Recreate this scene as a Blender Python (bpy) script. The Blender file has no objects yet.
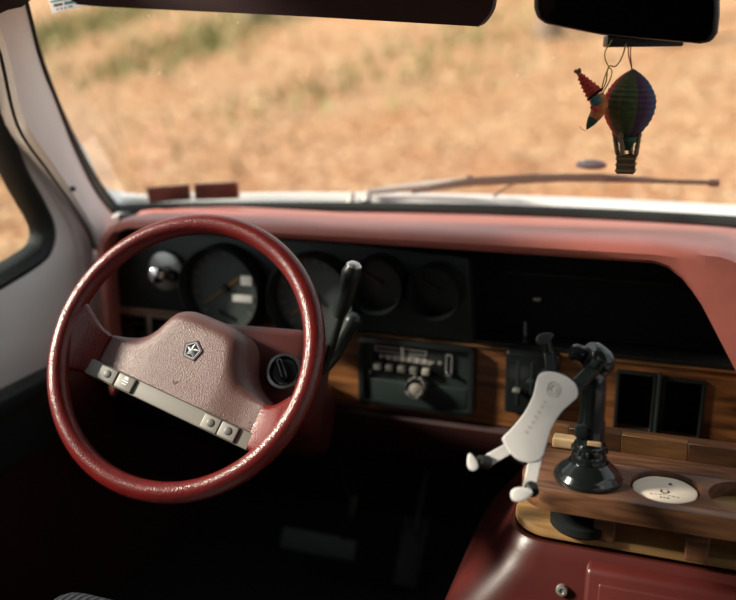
import bpy, bmesh, math, random
from mathutils import Vector, Matrix
from mathutils.geometry import tessellate_polygon
random.seed(7)
R = math.radians
SC = bpy.context.scene
COL = SC.collection
H = Vector((0, 0, 1.70))          # eye height above the ground; positions below are relative to the eye

# ------------------------------------------------------------------ camera
FPX = 850.0
def _basis(yaw, pitch, roll):
    a, p = R(yaw), R(pitch)
    f = Vector((-math.sin(a)*math.cos(p), math.cos(a)*math.cos(p), -math.sin(p)))
    r = Vector((math.cos(a), math.sin(a), 0)); u = r.cross(f)
    c, s = math.cos(R(roll)), math.sin(R(roll))
    return f, c*r + s*u, -s*r + c*u
CF, CR, CU = _basis(20, 16, -0.6)
cd = bpy.data.cameras.new('camera'); cam = bpy.data.objects.new('camera', cd); COL.objects.link(cam)
cd.sensor_fit = 'HORIZONTAL'; cd.sensor_width = 36; cd.lens = FPX/736*36
cd.clip_start = 0.02; cd.clip_end = 300
cam.matrix_world = Matrix(((CR.x, CU.x, -CF.x, 0), (CR.y, CU.y, -CF.y, 0), (CR.z, CU.z, -CF.z, 0), (0, 0, 0, 1)))
cam.location = H
cd.dof.use_dof = True; cd.dof.focus_distance = 1.10; cd.dof.aperture_fstop = 1.9; cd.dof.aperture_blades = 9
SC.camera = cam

def ray(px, py): return CF + CR*((px-368)/FPX) - CU*((py-300)/FPX)
def at(px, py, x=None, y=None, z=None, t=None):
    d = ray(px, py)
    if x is not None: t = x/d.x
    if y is not None: t = y/d.y
    if z is not None: t = z/d.z
    return d*t

# ------------------------------------------------------------------ world, sun, exposure
W = bpy.data.worlds.new('world'); SC.world = W; W.use_nodes = True
bg = W.node_tree.nodes['Background']; bg.inputs[0].default_value = (0.90, 0.97, 1.0, 1); bg.inputs[1].default_value = 1.0
sd = bpy.data.lights.new('sun', 'SUN'); so = bpy.data.objects.new('sun', sd); COL.objects.link(so)
sd.energy = 9.5; sd.angle = R(9); sd.color = (1.0, 0.90, 0.76)
SUN_DIR = Vector((0.80, 0.30, -0.47)).normalized()
so.rotation_euler = SUN_DIR.to_track_quat('-Z', 'Y').to_euler(); so.location = (-6, -3, 6)
vs = SC.view_settings
vs.view_transform = 'Standard'; vs.look = 'None'; vs.exposure = 0.15; vs.gamma = 1.0; vs.use_curve_mapping = False

# ------------------------------------------------------------------ materials
MATS = {}
def mat(name, col, rough=0.5, metal=0.0, spec=0.5, var=0.0, vscale=20, bump=0.0, bscale=200, coat=0.0, voronoi=False):
    m = bpy.data.materials.new(name); m.use_nodes = True; nt = m.node_tree; b = nt.nodes['Principled BSDF']
    b.inputs['Base Color'].default_value = (*col, 1); b.inputs['Roughness'].default_value = rough
    b.inputs['Metallic'].default_value = metal; b.inputs['Specular IOR Level'].default_value = spec
    b.inputs['Coat Weight'].default_value = coat; b.inputs['Coat Roughness'].default_value = 0.2
    tc = nt.nodes.new('ShaderNodeTexCoord')
    if var > 0:
        n = nt.nodes.new('ShaderNodeTexNoise'); n.inputs['Scale'].default_value = vscale; n.inputs['Detail'].default_value = 4
        r = nt.nodes.new('ShaderNodeValToRGB')
        r.color_ramp.elements[0].color = (*[c*(1-var) for c in col], 1); r.color_ramp.elements[1].color = (*[min(1, c*(1+var)) for c in col], 1)
        r.color_ramp.elements[0].position = 0.3; r.color_ramp.elements[1].position = 0.7
        nt.links.new(tc.outputs['Object'], n.inputs['Vector']); nt.links.new(n.outputs['Fac'], r.inputs['Fac'])
        nt.links.new(r.outputs['Color'], b.inputs['Base Color'])
    if bump > 0:
        if voronoi:
            t = nt.nodes.new('ShaderNodeTexVoronoi'); out = t.outputs['Distance']
        else:
            t = nt.nodes.new('ShaderNodeTexNoise'); t.inputs['Detail'].default_value = 3; out = t.outputs['Fac']
        t.inputs['Scale'].default_value = bscale
        bp = nt.nodes.new('ShaderNodeBump'); bp.inputs['Strength'].default_value = bump; bp.inputs['Distance'].default_value = 0.0007
        nt.links.new(tc.outputs['Object'], t.inputs['Vector']); nt.links.new(out, bp.inputs['Height'])
        nt.links.new(bp.outputs['Normal'], b.inputs['Normal'])
    MATS[name] = m
    return m

def wood(name, c1, c2, scale=14, axis='x', rough=0.4, dist=3.0):
    m = bpy.data.materials.new(name); m.use_nodes = True; nt = m.node_tree; b = nt.nodes['Principled BSDF']
    tc = nt.nodes.new('ShaderNodeTexCoord'); mp = nt.nodes.new('ShaderNodeMapping')
    mp.inputs['Scale'].default_value = (0.12, 1, 1) if axis == 'x' else (1, 1, 0.12)
    n = nt.nodes.new('ShaderNodeTexNoise'); n.inputs['Scale'].default_value = scale*5; n.inputs['Detail'].default_value = 6; n.inputs['Distortion'].default_value = dist*0.3
    r = nt.nodes.new('ShaderNodeValToRGB'); r.color_ramp.elements[0].color = (*c1, 1); r.color_ramp.elements[1].color = (*c2, 1)
    r.color_ramp.elements[0].position = 0.35; r.color_ramp.elements[1].position = 0.65
    nt.links.new(tc.outputs['Object'], mp.inputs['Vector']); nt.links.new(mp.outputs['Vector'], n.inputs['Vector'])
    nt.links.new(n.outputs['Fac'], r.inputs['Fac']); nt.links.new(r.outputs['Color'], b.inputs['Base Color'])
    b.inputs['Roughness'].default_value = rough
    return m

RED_LEATHER = mat('red_leather', (0.105, 0.007, 0.006), 0.27, var=0.12, vscale=60, bump=0.55, bscale=480, voronoi=True)
PAD = mat('maroon_vinyl', (0.100, 0.040, 0.034), 0.40, bump=0.6, bscale=750, voronoi=True)
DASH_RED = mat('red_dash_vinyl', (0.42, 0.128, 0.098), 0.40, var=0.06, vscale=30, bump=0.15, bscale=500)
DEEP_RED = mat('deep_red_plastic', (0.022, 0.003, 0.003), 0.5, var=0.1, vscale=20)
COVER_RED = mat('red_engine_cover', (0.060, 0.010, 0.0085), 0.34, var=0.15, vscale=14, bump=0.1, bscale=300)
SHROUD_RED = mat('column_red', (0.055, 0.008, 0.007), 0.45, bump=0.1, bscale=300)
BLACK = mat('black_plastic', (0.007, 0.010, 0.0095), 0.38, spec=0.35, bump=0.1, bscale=400)
BLACK_GLOSS = mat('black_gloss', (0.008, 0.010, 0.010), 0.15)
BLACK_MATT = mat('black_matt', (0.004, 0.005, 0.005), 0.8, spec=0.2)
RUBBER = mat('black_rubber', (0.009, 0.012, 0.011), 0.55)
TEALBLACK = mat('dark_teal_plastic', (0.011, 0.018, 0.0165), 0.45, spec=0.4, bump=0.1, bscale=300)
CARPET = mat('dark_carpet', (0.007, 0.004, 0.003), 0.95, var=0.4, vscale=60, bump=0.6, bscale=400)
WHITE_TRIM = mat('white_trim', (0.86, 0.85, 0.83), 0.5, var=0.04, vscale=8)
WHITE_PAINT = mat('white_paint', (0.80, 0.81, 0.80), 0.3, coat=0.4)
HEADLINER = mat('dark_headliner', (0.020, 0.012, 0.012), 0.9)
VISOR = mat('maroon_visor', (0.028, 0.006, 0.007), 0.85, bump=0.2, bscale=300)
CHROME = mat('chrome', (0.75, 0.75, 0.73), 0.14, metal=1.0)
STEEL = mat('dull_steel', (0.42, 0.41, 0.39), 0.35, metal=0.8)
GREYBAR = mat('grey_switch_plastic', (0.20, 0.185, 0.162), 0.45)
GREYDARK = mat('grey_dark_plastic', (0.075, 0.070, 0.062), 0.5)
WHITE = mat('white_plastic', (0.74, 0.71, 0.69), 0.45, var=0.04, vscale=30)
WHITE_MARK = mat('white_print', (0.75, 0.74, 0.70), 0.6)
GREY_PRINT = mat('grey_print', (0.58, 0.55, 0.53), 0.6)
DIAL = mat('gauge_dial', (0.055, 0.068, 0.064), 0.5, var=0.25, vscale=30)
ORANGE = mat('orange_needle', (0.30, 0.16, 0.04), 0.5)
CREAM = mat('cream_card', (0.66, 0.56, 0.45), 0.7, var=0.05, vscale=40)
BROWN_PRINT = mat('brown_print', (0.06, 0.03, 0.02), 0.7)
WALNUT = wood('walnut_veneer', (0.055, 0.020, 0.007), (0.24, 0.095, 0.032), 12, rough=0.35)
TRAYWOOD = wood('tray_walnut', (0.055, 0.022, 0.010), (0.15, 0.065, 0.030), 20, rough=0.45)
BOARDWOOD = wood('light_plywood', (0.20, 0.105, 0.035), (0.36, 0.21, 0.08), 12, rough=0.5)
BLOCKA = wood('butcher_block_light', (0.10, 0.042, 0.014), (0.17, 0.075, 0.026), 20, rough=0.5)
BLOCKB = wood('butcher_block_dark', (0.045, 0.018, 0.007), (0.085, 0.035, 0.013), 20, rough=0.5)
PALEWOOD = wood('pale_wood', (0.45, 0.30, 0.15), (0.62, 0.44, 0.25), 18)
SEAT = mat('grey_striped_fabric', (0.22, 0.20, 0.20), 0.9)
def stripes(m, c1, c2, scale, direction='X'):
    nt = m.node_tree; b = nt.nodes['Principled BSDF']
    tc = nt.nodes.new('ShaderNodeTexCoord'); w = nt.nodes.new('ShaderNodeTexWave'); w.inputs['Scale'].default_value = scale; w.bands_direction = direction
    r = nt.nodes.new('ShaderNodeValToRGB'); r.color_ramp.elements[0].color = (*c1, 1); r.color_ramp.elements[1].color = (*c2, 1)
    nt.links.new(tc.outputs['Object'], w.inputs['Vector']); nt.links.new(w.outputs['Fac'], r.inputs['Fac']); nt.links.new(r.outputs['Color'], b.inputs['Base Color'])
stripes(SEAT, (0.06, 0.055, 0.055), (0.42, 0.40, 0.40), 32)
STICKER_BROWN = mat('brown_sticker_print', (0.16, 0.075, 0.06), 0.6, var=0.35, vscale=25)
STICKER_PALE = mat('pale_sticker', (0.75, 0.68, 0.55), 0.6)
TEALINK = mat('teal_print', (0.02, 0.16, 0.20), 0.6)
ROPE = mat('brown_rope', (0.16, 0.10, 0.05), 0.9, bump=0.6, bscale=500)
BASKETM = mat('woven_basket', (0.09, 0.055, 0.022), 0.9, bump=0.8, bscale=350)
CORD_Y = mat('yellow_cord', (0.42, 0.28, 0.05), 0.8)
CORD_R = mat('red_cord', (0.35, 0.04, 0.03), 0.8)
YARN = {k: mat('yarn_'+k, c, 0.95, var=0.25, vscale=150, bump=0.7, bscale=500) for k, c in dict(
    red=(0.42, 0.040, 0.028), green=(0.045, 0.060, 0.020), blue=(0.025, 0.050, 0.11), purple=(0.050, 0.022, 0.055),
    olive=(0.075, 0.070, 0.020), teal=(0.055, 0.12, 0.12), orange=(0.42, 0.13, 0.04), brown=(0.16, 0.085, 0.040), darkgreen=(0.020, 0.055, 0.035)).items()}
WIPER = mat('wiper_brown', (0.040, 0.028, 0.016), 0.5)
WIPER_GREY = mat('wiper_grey', (0.40, 0.38, 0.34), 0.4, metal=0.4)
GREYOVAL = mat('grey_rubber_pad', (0.045, 0.05, 0.06), 0.6)
BARK = mat('bark', (0.17, 0.12, 0.085), 0.9, var=0.4, vscale=3, bump=0.6, bscale=12)
PALEPATH = mat('pale_gravel', (0.60, 0.52, 0.43), 0.9, var=0.2, vscale=3)
GRASSM = mat('grass_green', (0.16, 0.17, 0.05), 0.85, var=0.4, vscale=6)
HEDGE = mat('shrub_green', (0.055, 0.085, 0.030), 0.8, var=0.4, vscale=4)

def leaf_ground():
    m = bpy.data.materials.new('leaf_litter'); m.use_nodes = True; nt = m.node_tree; b = nt.nodes['Principled BSDF']
    tc = nt.nodes.new('ShaderNodeTexCoord')
    v = nt.nodes.new('ShaderNodeTexVoronoi'); v.inputs['Scale'].default_value = 11.0
    r = nt.nodes.new('ShaderNodeValToRGB'); cr = r.color_ramp
    cr.elements[0].color = (0.17, 0.085, 0.038, 1); cr.elements[1].color = (0.54, 0.39, 0.24, 1)
    e = cr.elements.new(0.45); e.color = (0.36, 0.205, 0.108, 1); e = cr.elements.new(0.75); e.color = (0.45, 0.29, 0.16, 1)
    sep = nt.nodes.new('ShaderNodeSeparateColor')
    n = nt.nodes.new('ShaderNodeTexNoise'); n.inputs['Scale'].default_value = 0.8; n.inputs['Detail'].default_value = 4
    r2 = nt.nodes.new('ShaderNodeValToRGB'); r2.color_ramp.elements[0].position = 0.42; r2.color_ramp.elements[1].position = 0.72
    mx = nt.nodes.new('ShaderNodeMix'); mx.data_type = 'RGBA'; mx.inputs[7].default_value = (0.34, 0.165, 0.075, 1)
    L = nt.links.new
    L(tc.outputs['Object'], v.inputs['Vector']); L(tc.outputs['Object'], n.inputs['Vector'])
    L(v.outputs['Color'], sep.inputs[0]); L(sep.outputs[0], r.inputs['Fac']); L(n.outputs['Fac'], r2.inputs['Fac'])
    L(r2.outputs['Color'], mx.inputs[0]); L(r.outputs['Color'], mx.inputs[6]); L(mx.outputs[2], b.inputs['Base Color'])
    b.inputs['Roughness'].default_value = 0.9; b.inputs['Specular IOR Level'].default_value = 0.2
    return m
LEAFG = leaf_ground()
LEAVES = [mat('leaf_a', (0.45, 0.27, 0.14), 0.8), mat('leaf_b', (0.38, 0.18, 0.08), 0.8), mat('leaf_c', (0.56, 0.41, 0.25), 0.8), mat('leaf_d', (0.20, 0.095, 0.04), 0.8)]

def glass(name, tint=(0.97, 0.98, 0.97), refl=0.9):
    m = bpy.data.materials.new(name); m.use_nodes = True; nt = m.node_tree; nt.nodes.clear()
    o = nt.nodes.new('ShaderNodeOutputMaterial'); t = nt.nodes.new('ShaderNodeBsdfTransparent'); t.inputs[0].default_value = (*tint, 1)
    g = nt.nodes.new('ShaderNodeBsdfGlossy'); g.inputs['Roughness'].default_value = 0.02
    f = nt.nodes.new('ShaderNodeFresnel'); f.inputs['IOR'].default_value = 1.33
    k = nt.nodes.new('ShaderNodeMath'); k.operation = 'MULTIPLY'; k.inputs[1].default_value = refl
    x = nt.nodes.new('ShaderNodeMixShader'); L = nt.links.new
    L(f.outputs[0], k.inputs[0]); L(k.outputs[0], x.inputs[0]); L(t.outputs[0], x.inputs[1]); L(g.outputs[0], x.inputs[2]); L(x.outputs[0], o.inputs[0])
    return m
GLASS = glass('window_glass', refl=0.12)
MIRROR = mat('mirror_glass', (0.10, 0.10, 0.09), 0.06, metal=1.0)

# ------------------------------------------------------------------ mesh helpers
def new(): return bmesh.new()
def merge(a, b):
    me = bpy.data.meshes.new('tmp'); b.to_mesh(me); b.free(); a.from_mesh(me); bpy.data.meshes.remove(me); return a
def bevel(bm, w, seg=3, ang=30):
    bm.normal_update()
    es = [e for e in bm.edges if len(e.link_faces) == 2 and e.calc_face_angle(0) > R(ang)]
    bmesh.ops.bevel(bm, geom=es, offset=w, segments=seg, affect='EDGES', profile=0.5, clamp_overlap=True)
    return bm
def tf(bm, M): bmesh.ops.transform(bm, matrix=M, verts=bm.verts); return bm
def box(c, s, M=None, bev=0.0, seg=3, rot=None):
    bm = new(); bmesh.ops.create_cube(bm, size=1)
    bmesh.ops.transform(bm, matrix=Matrix.Diagonal((*s, 1)), verts=bm.verts)
    if bev: bevel(bm, bev, seg)
    if rot: tf(bm, Matrix.Rotation(rot[1], 4, rot[0]))
    tf(bm, Matrix.Translation(Vector(c)))
    if M: tf(bm, M)
    return bm
def prism(pts, ext, holes=(), bev=0.0, seg=3, M=None):
    bm = new(); ext = Vector(ext)
    loops = [[Vector(p) for p in pts]] + [[Vector(p) for p in h] for h in holes]
    A = [[bm.verts.new(p) for p in l] for l in loops]; B = [[bm.verts.new(p+ext) for p in l] for l in loops]
    for a, b in zip(A, B):
        n = len(a)
        for i in range(n): bm.faces.new((a[i], a[(i+1) % n], b[(i+1) % n], b[i]))
    if holes:
        fa = [v for l in A for v in l]; fb = [v for l in B for v in l]
        for t in tessellate_polygon(loops):
            try: bm.faces.new([fa[i] for i in t]); bm.faces.new([fb[i] for i in reversed(t)])
            except ValueError: pass
    else:
        bm.faces.new(list(reversed(A[0]))); bm.faces.new(B[0])
    bmesh.ops.recalc_face_normals(bm, faces=bm.faces)
    if bev: bevel(bm, bev, seg)
    if M: tf(bm, M)
    return bm
def lathe(prof, M=None, seg=32, cap=True):
    bm = new(); rings = []
    for r, h in prof:
        if r < 1e-6: rings.append([bm.verts.new((0, 0, h))])
        else: rings.append([bm.verts.new((r*math.cos(2*math.pi*i/seg), r*math.sin(2*math.pi*i/seg), h)) for i in range(seg)])
    for a, b in zip(rings, rings[1:]):
        for i in range(seg):
            j = (i+1) % seg
            if len(a) == 1 and len(b) == 1: continue
            if len(a) == 1: bm.faces.new((a[0], b[j], b[i]))
            elif len(b) == 1: bm.faces.new((a[i], a[j], b[0]))
            else: bm.faces.new((a[i], a[j], b[j], b[i]))
    if cap:
        if len(rings[0]) > 1: bm.faces.new(list(reversed(rings[0])))
        if len(rings[-1]) > 1: bm.faces.new(rings[-1])
    bmesh.ops.recalc_face_normals(bm, faces=bm.faces)
    if M: tf(bm, M)
    return bm
def tube(pts, rad, seg=10, closed=False):
    pts = [Vector(p) for p in pts]; n = len(pts)
    rads = rad if isinstance(rad, (list, tuple)) else [rad]*n
    bm = new(); rings = []; up = None
    for i, p in enumerate(pts):
        a = pts[i-1] if (i > 0 or closed) else p; b = pts[(i+1) % n] if (i < n-1 or closed) else p
        d = (b-a).normalized()
        if up is None: up = d.orthogonal().normalized()
        s = up - d*up.dot(d)
        up = s.normalized() if s.length > 1e-6 else d.orthogonal().normalized()
        w = d.cross(up)
        rings.append([bm.verts.new(p + (up*math.cos(2*math.pi*k/seg) + w*math.sin(2*math.pi*k/seg))*rads[i]) for k in range(seg)])
    m = n if closed else n-1
    for i in range(m):
        a, b = rings[i], rings[(i+1) % n]
        off = 0
        if closed and i == n-1:
            off = min(range(seg), key=lambda o: sum((a[k].co-b[(k+o) % seg].co).length for k in range(seg)))
        for k in range(seg):
            bm.faces.new((a[k], a[(k+1) % seg], b[(k+1+off) % seg], b[(k+off) % seg]))
    if not closed:
        bm.faces.new(list(reversed(rings[0]))); bm.faces.new(rings[-1])
    bmesh.ops.recalc_face_normals(bm, faces=bm.faces)
    return bm
def loft(secs, closed_sec=True, caps=True):
    bm = new(); V = [[bm.verts.new(p) for p in s] for s in secs]; n = len(V[0])
    for a, b in zip(V, V[1:]):
        for i in range(n if closed_sec else n-1):
            j = (i+1) % n; bm.faces.new((a[i], a[j], b[j], b[i]))
    if caps and closed_sec:
        bm.faces.new(list(reversed(V[0]))); bm.faces.new(V[-1])
    bmesh.ops.recalc_face_normals(bm, faces=bm.faces)
    return bm
def solidify(bm, th):
    geom = bm.faces[:]; bmesh.ops.solidify(bm, geom=geom, thickness=th); return bm
def spline(pts, n=8, closed=True):
    P = [Vector(p) for p in pts]; m = len(P); out = []
    for i in range(m if closed else m-1):
        g = (lambda k: P[k % m]) if closed else (lambda k: P[max(0, min(m-1, k))])
        p0, p1, p2, p3 = g(i-1), g(i), g(i+1), g(i+2)
        for k in range(n):
            t = k/n
            out.append(0.5*((2*p1) + (p2-p0)*t + (2*p0-5*p1+4*p2-p3)*t*t + (3*p1-p0-3*p2+p3)*t**3))
    if not closed: out.append(P[-1])
    return out
def circ(c, r, n=32, axes=((1, 0, 0), (0, 1, 0))):
    a, b = Vector(axes[0]), Vector(axes[1]); c = Vector(c)
    return [c + a*(r*math.cos(2*math.pi*i/n)) + b*(r*math.sin(2*math.pi*i/n)) for i in range(n)]
def frame(o, zdir, xhint=(1, 0, 0)):
    z = Vector(zdir).normalized(); x = Vector(xhint); x = (x - z*x.dot(z)).normalized(); y = z.cross(x)
    return Matrix(((x.x, y.x, z.x, o[0]), (x.y, y.y, z.y, o[1]), (x.z, y.z, z.z, o[2]), (0, 0, 0, 1)))

WM = {}
def setp(o, label=None, cat=None, group=None, kind=None):
    if label: o['label'] = label
    if cat: o['category'] = cat
    if group: o['group'] = group
    if kind: o['kind'] = kind
    return o
def thing(name, base, label, cat, group=None, kind=None):
    o = bpy.data.objects.new(name, None); COL.objects.link(o); o.empty_display_size = 0.02
    o.location = Vector(base) + H; WM[o] = Vector(base) + H
    return setp(o, label, cat, group, kind)
def part(name, bm, m, parent=None, label=None, cat=None, group=None, kind=None, smooth=40):
    bm.normal_update()
    lo = Vector([min(v.co[i] for v in bm.verts) for i in range(3)]); hi = Vector([max(v.co[i] for v in bm.verts) for i in range(3)])
    c = (lo+hi)/2
    if parent is None: c.z = lo.z
    bmesh.ops.translate(bm, verts=bm.verts, vec=-c)
    me = bpy.data.meshes.new(name); bm.to_mesh(me); bm.free()
    for mm in (m if isinstance(m, list) else [m]): me.materials.append(mm)
    if smooth:
        me.shade_smooth(); me.set_sharp_from_angle(angle=R(smooth))
    o = bpy.data.objects.new(name, me); COL.objects.link(o)
    w = c + H; WM[o] = w
    if parent is not None:
        o.parent = parent; o.location = w - WM[parent]
    else: o.location = w
    return setp(o, label, cat, group, kind)

# ================================================================== OUTSIDE
def gz(x, y):
    s = max(0.0, y-9.0)
    return -1.70 + 0.13*s + 0.10*max(0.0, y-20.0) + 0.05*math.sin(x*0.7)*math.cos(y*0.5)
bm = new(); N = 60; V = {}
for i in range(N+1):
    for j in range(N+1):
        x = -45 + 80*i/N; y = -12 + 60*j/N
        V[i, j] = bm.verts.new((x, y, gz(x, y)))
for i in range(N):
    for j in range(N): bm.faces.new((V[i, j], V[i+1, j], V[i+1, j+1], V[i, j+1]))
part('ground', bm, LEAFG, kind='structure', label='sloping ground covered in orange autumn leaves')
bm = new()
for k in range(18000):
    y = random.uniform(3, 24); x = random.uniform(-1.05*y-1, 0.45*y+2)
    z = gz(x, y)+0.01; s = random.uniform(0.035, 0.07); a = random.uniform(0, 6.28)
    q = Matrix.Translation((x, y, z)) @ Matrix.Rotation(a, 4, 'Z') @ Matrix.Rotation(random.uniform(-.5, .5), 4, 'X')
    vv = [bm.verts.new(q @ Vector(p)) for p in ((-s, 0, 0.02), (0, -s*.6, 0.03), (s, 0, 0.05), (0, s*.6, 0.0))]
    f = bm.faces.new(vv); f.material_index = random.choice((0, 0, 1, 1, 2, 2, 3))
part('fallen_leaves', bm, LEAVES, label='orange and tan fallen leaves strewn over the bank', cat='leaves', kind='stuff', smooth=0)
def grass(px, py, n, sx, sy):
    d = ray(px, py); t = 4.0
    while (d*t).z > gz((d*t).x, (d*t).y) and t < 60: t += 0.05
    c = d*t; b = new()
    for k in range(n):
        x = c.x+random.gauss(0, sx); y = c.y+random.gauss(0, sy); z = gz(x, y); a = random.uniform(0, 6.28); h = random.uniform(.15, .4)
        dx, dy = math.cos(a)*.05, math.sin(a)*.05; lx, ly = random.gauss(0, .12), random.gauss(0, .12)
        b.faces.new([b.verts.new(p) for p in ((x-dx, y-dy, z), (x+dx, y+dy, z), (x+lx, y+ly, z+h))])
    return b
for px, py, n, sx, sy, lab in ((195, 42, 800, 1.2, 3.0, 'large green grass patch seen through windshield below the visor'), (270, 108, 70, .8, 1.6, 'sparse green grass patch among the leaves above the wheel'),
                               (395, 62, 110, .9, 2.6, 'sparse green grass patch below the right end of the visor'), (480, 42, 200, 1.0, 4.0, 'green grass patch between the visor and the mirror'), (75, 30, 1500, 1.5, 4.5, 'olive grass patch beside the windshield pillar')):
    part('grass_patch', grass(px, py, n, sx, sy), GRASSM, label=lab, cat='grass', group='grass patches on the bank', kind='stuff', smooth=0)
# pale path at right
pts = [(3.0, 5.4), (4.1, 7.6), (5.3, 9.6), (6.6, 11.6), (9.5, 11.0), (8.0, 8.0), (6.0, 5.0)]
bm = new(); vs_ = [bm.verts.new((x, y, gz(x, y)+.06)) for x, y in pts]; bm.faces.new(vs_)
bmesh.ops.subdivide_edges(bm, edges=bm.edges[:], cuts=2); bmesh.ops.triangulate(bm, faces=bm.faces[:])
part('path', bm, PALEPATH, kind='structure', label='pale gravel path beside the leaf bank')
def tree(x, y, r, h, lab):
    z = gz(x, y); t = thing('tree', (x, y, z), lab, 'tree', 'bare tree trunks on the bank')
    pts = [(x+.1*math.sin(k*.9), y+.05*k*.3, z-.2+h*k/8) for k in range(9)]
    part('trunk', tube(pts, [r*(1.5 if k == 0 else 1-.06*k) for k in range(9)], 12), BARK, t)
    for k in (4, 5, 6, 7):
        p = Vector(pts[k]); a = random.uniform(0, 6.28); q = [p + Vector((math.cos(a)*s*.9, math.sin(a)*s*.9, s*.8+.1*s*s)) for s in (0, .6, 1.2, 1.8)]
        part('branch', tube(q, [r*.35, r*.25, r*.15, r*.05], 8), BARK, t)
def hit(px, py):
    d = ray(px, py); t = 4.0
    while (d*t).z > gz((d*t).x, (d*t).y) and t < 60: t += 0.05
    return d*t
for px, py, r, lab in ((548, 36, .30, 'pale grey tree trunk just left of the rear-view mirror'), (668, 44, .22, 'dark tree trunk behind the rear-view mirror'), (258, 18, .40, 'broad tree trunk behind the lower edge of the sun visor')):
    q = hit(px, py); tree(q.x, q.y, r, 8, lab)

# ================================================================== VAN SHELL
XL, XR, XC = -1.03, 0.83, -0.10
def wsb(x): return 1.66 - 0.22*((x-XC)/0.95)**2
def wsp(u, v):                        # windshield surface, u -1..1, v 0..1
    hw = 0.972 - 0.19*v + 0.23*v*(0.66-v) if v < .7 else 0.8327 - 0.30*(v-.7)
    x = XC + u*hw; b = 1.66 - 0.22*u*u
    return Vector((x, b - 0.52*v, -0.296 + 0.575*v))
part('floor', box((-.1, .25, -1.11), (1.96, 3.1, .06)), CARPET, kind='structure', label='dark carpeted van floor')
part('wall_front', box((-.1, 1.79, -.72), (1.96, .04, .80)), CARPET, kind='structure', label='dark carpeted firewall of the footwell')
bm = loft([[(XC+s*.80, 1.13, .30), (XC+s*.80, -1.30, .36)] for s in (-1, -.5, 0, .5, 1)], closed_sec=False, caps=False)
solidify(bm, .03); part('ceiling', bm, HEADLINER, kind='structure', label='dark headliner of the van roof')
bm = loft([[wsp(u/8, 1.0) + Vector((0, 0, d)) for d in (-.015, .06)] for u in range(-8, 9)], closed_sec=False, caps=False)
solidify(bm, .05); part('trim_2', bm, HEADLINER, kind='structure', label='dark header trim above the windshield')

# windshield
w1 = thing('window_1', (XC, 1.62, -.3), 'wide curved van windshield', None, kind='structure')
bm = loft([[wsp(-1+2*i/30, j/10) for j in range(11)] for i in range(31)], closed_sec=False, caps=False)
part('pane', bm, GLASS, w1)
per = [wsp(-1+2*i/40, 0) for i in range(41)] + [wsp(1, j/10) for j in range(1, 11)] + [wsp(1-2*i/40, 1) for i in range(1, 41)] + [wsp(-1, 1-j/10) for j in range(1, 10)]
part('rubber_gasket', tube(per, [.0135]*41 + [.007]*(len(per)-41), 8, True), RUBBER, w1)
bm = new()
for k in range(26):
    p = wsp(random.uniform(-.95, .4), random.uniform(.2, .75)); r = random.uniform(.0005, .0013)
    bmesh.ops.create_icosphere(bm, subdivisions=1, radius=r, matrix=Matrix.Translation(p + Vector((0, -.001, -.001))))
part('dust_specks', bm, WHITE_MARK, w1, kind='stuff')
# body-coloured outer surround of the glass
def surround(u0, u1, n, w):
    rows = []
    for i in range(n+1):
        u = u0+(u1-u0)*i/n; p = wsp(u, 0)
        rows.append([p + Vector((0, .018, -.012)), p + Vector((0, .03, .020)), p + Vector((0, w, .019)), p + Vector((0, w+.12, -.05)), p + Vector((0, w+.22, -.22))])
    return loft(rows, closed_sec=False, caps=False)
part('hood', surround(-1, 1, 40, .085), WHITE_PAINT, label='white painted cowl and hood just beyond the windshield', cat='hood')
# A pillar trim: strip between windshield edge and door seam
seam_px = [(-28, 0), (0, 45), (20, 125), (50, 170), (75, 205), (92, 232), (99, 250)]
gask_px = [(18, -25), (27, 10), (40, 60), (57, 104), (75, 150), (95, 190), (113, 214)]
seam = spline([at(*p, x=XL+.015+.0012*max(0, 240-p[1])*.35) for p in seam_px], 6, False)
gl = spline([at(*p, x=-1.005+.00042*max(0, 214-p[1])) for p in gask_px], 6, False)
rows = []
for a, b in zip(seam, gl):
    m1 = a.lerp(b, .12) + Vector((.014, -.012, 0)); m2 = a.lerp(b, .5) + Vector((.012, -.012, .002)); m3 = a.lerp(b, .9) + Vector((.004, -.008, 0))
    fl = a*((XL-.015)/a.x) - CR*.045
    rows.append([fl, a, m1, m2, m3, b, b + Vector((-.012, .008, 0))])
trm = thing('trim_1', (XL, 1.25, -.3), 'white moulded cover of the left windshield pillar', None, kind='structure')
part('cover', loft(rows, closed_sec=False, caps=False), WHITE_TRIM, trm)
for px, py in ((33, 108), (73, 189), (9, 24)):
    best = min(((p-ray(px, py)*p.dot(CF)).length, i, j) for i, r_ in enumerate(rows) for j, p in enumerate(r_[2:5]))
    tgt = ray(px, py); p = rows[best[1]][2+best[2]]; p = tgt*(p.dot(CF)-.002)
    part('screw', lathe([(0, .003), (.003, .003), (.0048, .001), (.0048, -.006)], frame(p, Vector((.72, -.68, .1))), 12), GREYDARK, trm)
part('glass_seal', tube([p + Vector((.001, .002, 0)) for p in gl], .0032, 8), RUBBER, trm)
part('pillar_seal', tube([p + Vector((-.008, .004, 0)) for p in seam], .0035, 8), RUBBER, trm)

hp = [at(px, py, x=-.893) for px, py in ((-14, -40), (36, -40), (33, 0), (24, 7), (10, 10), (-5, 17), (-14, 20))]
part('trim_4', prism(hp, (-.02, 0, 0), bev=.004, seg=2), HEADLINER, kind='structure', label='dark headliner corner above the left pillar')
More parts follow.
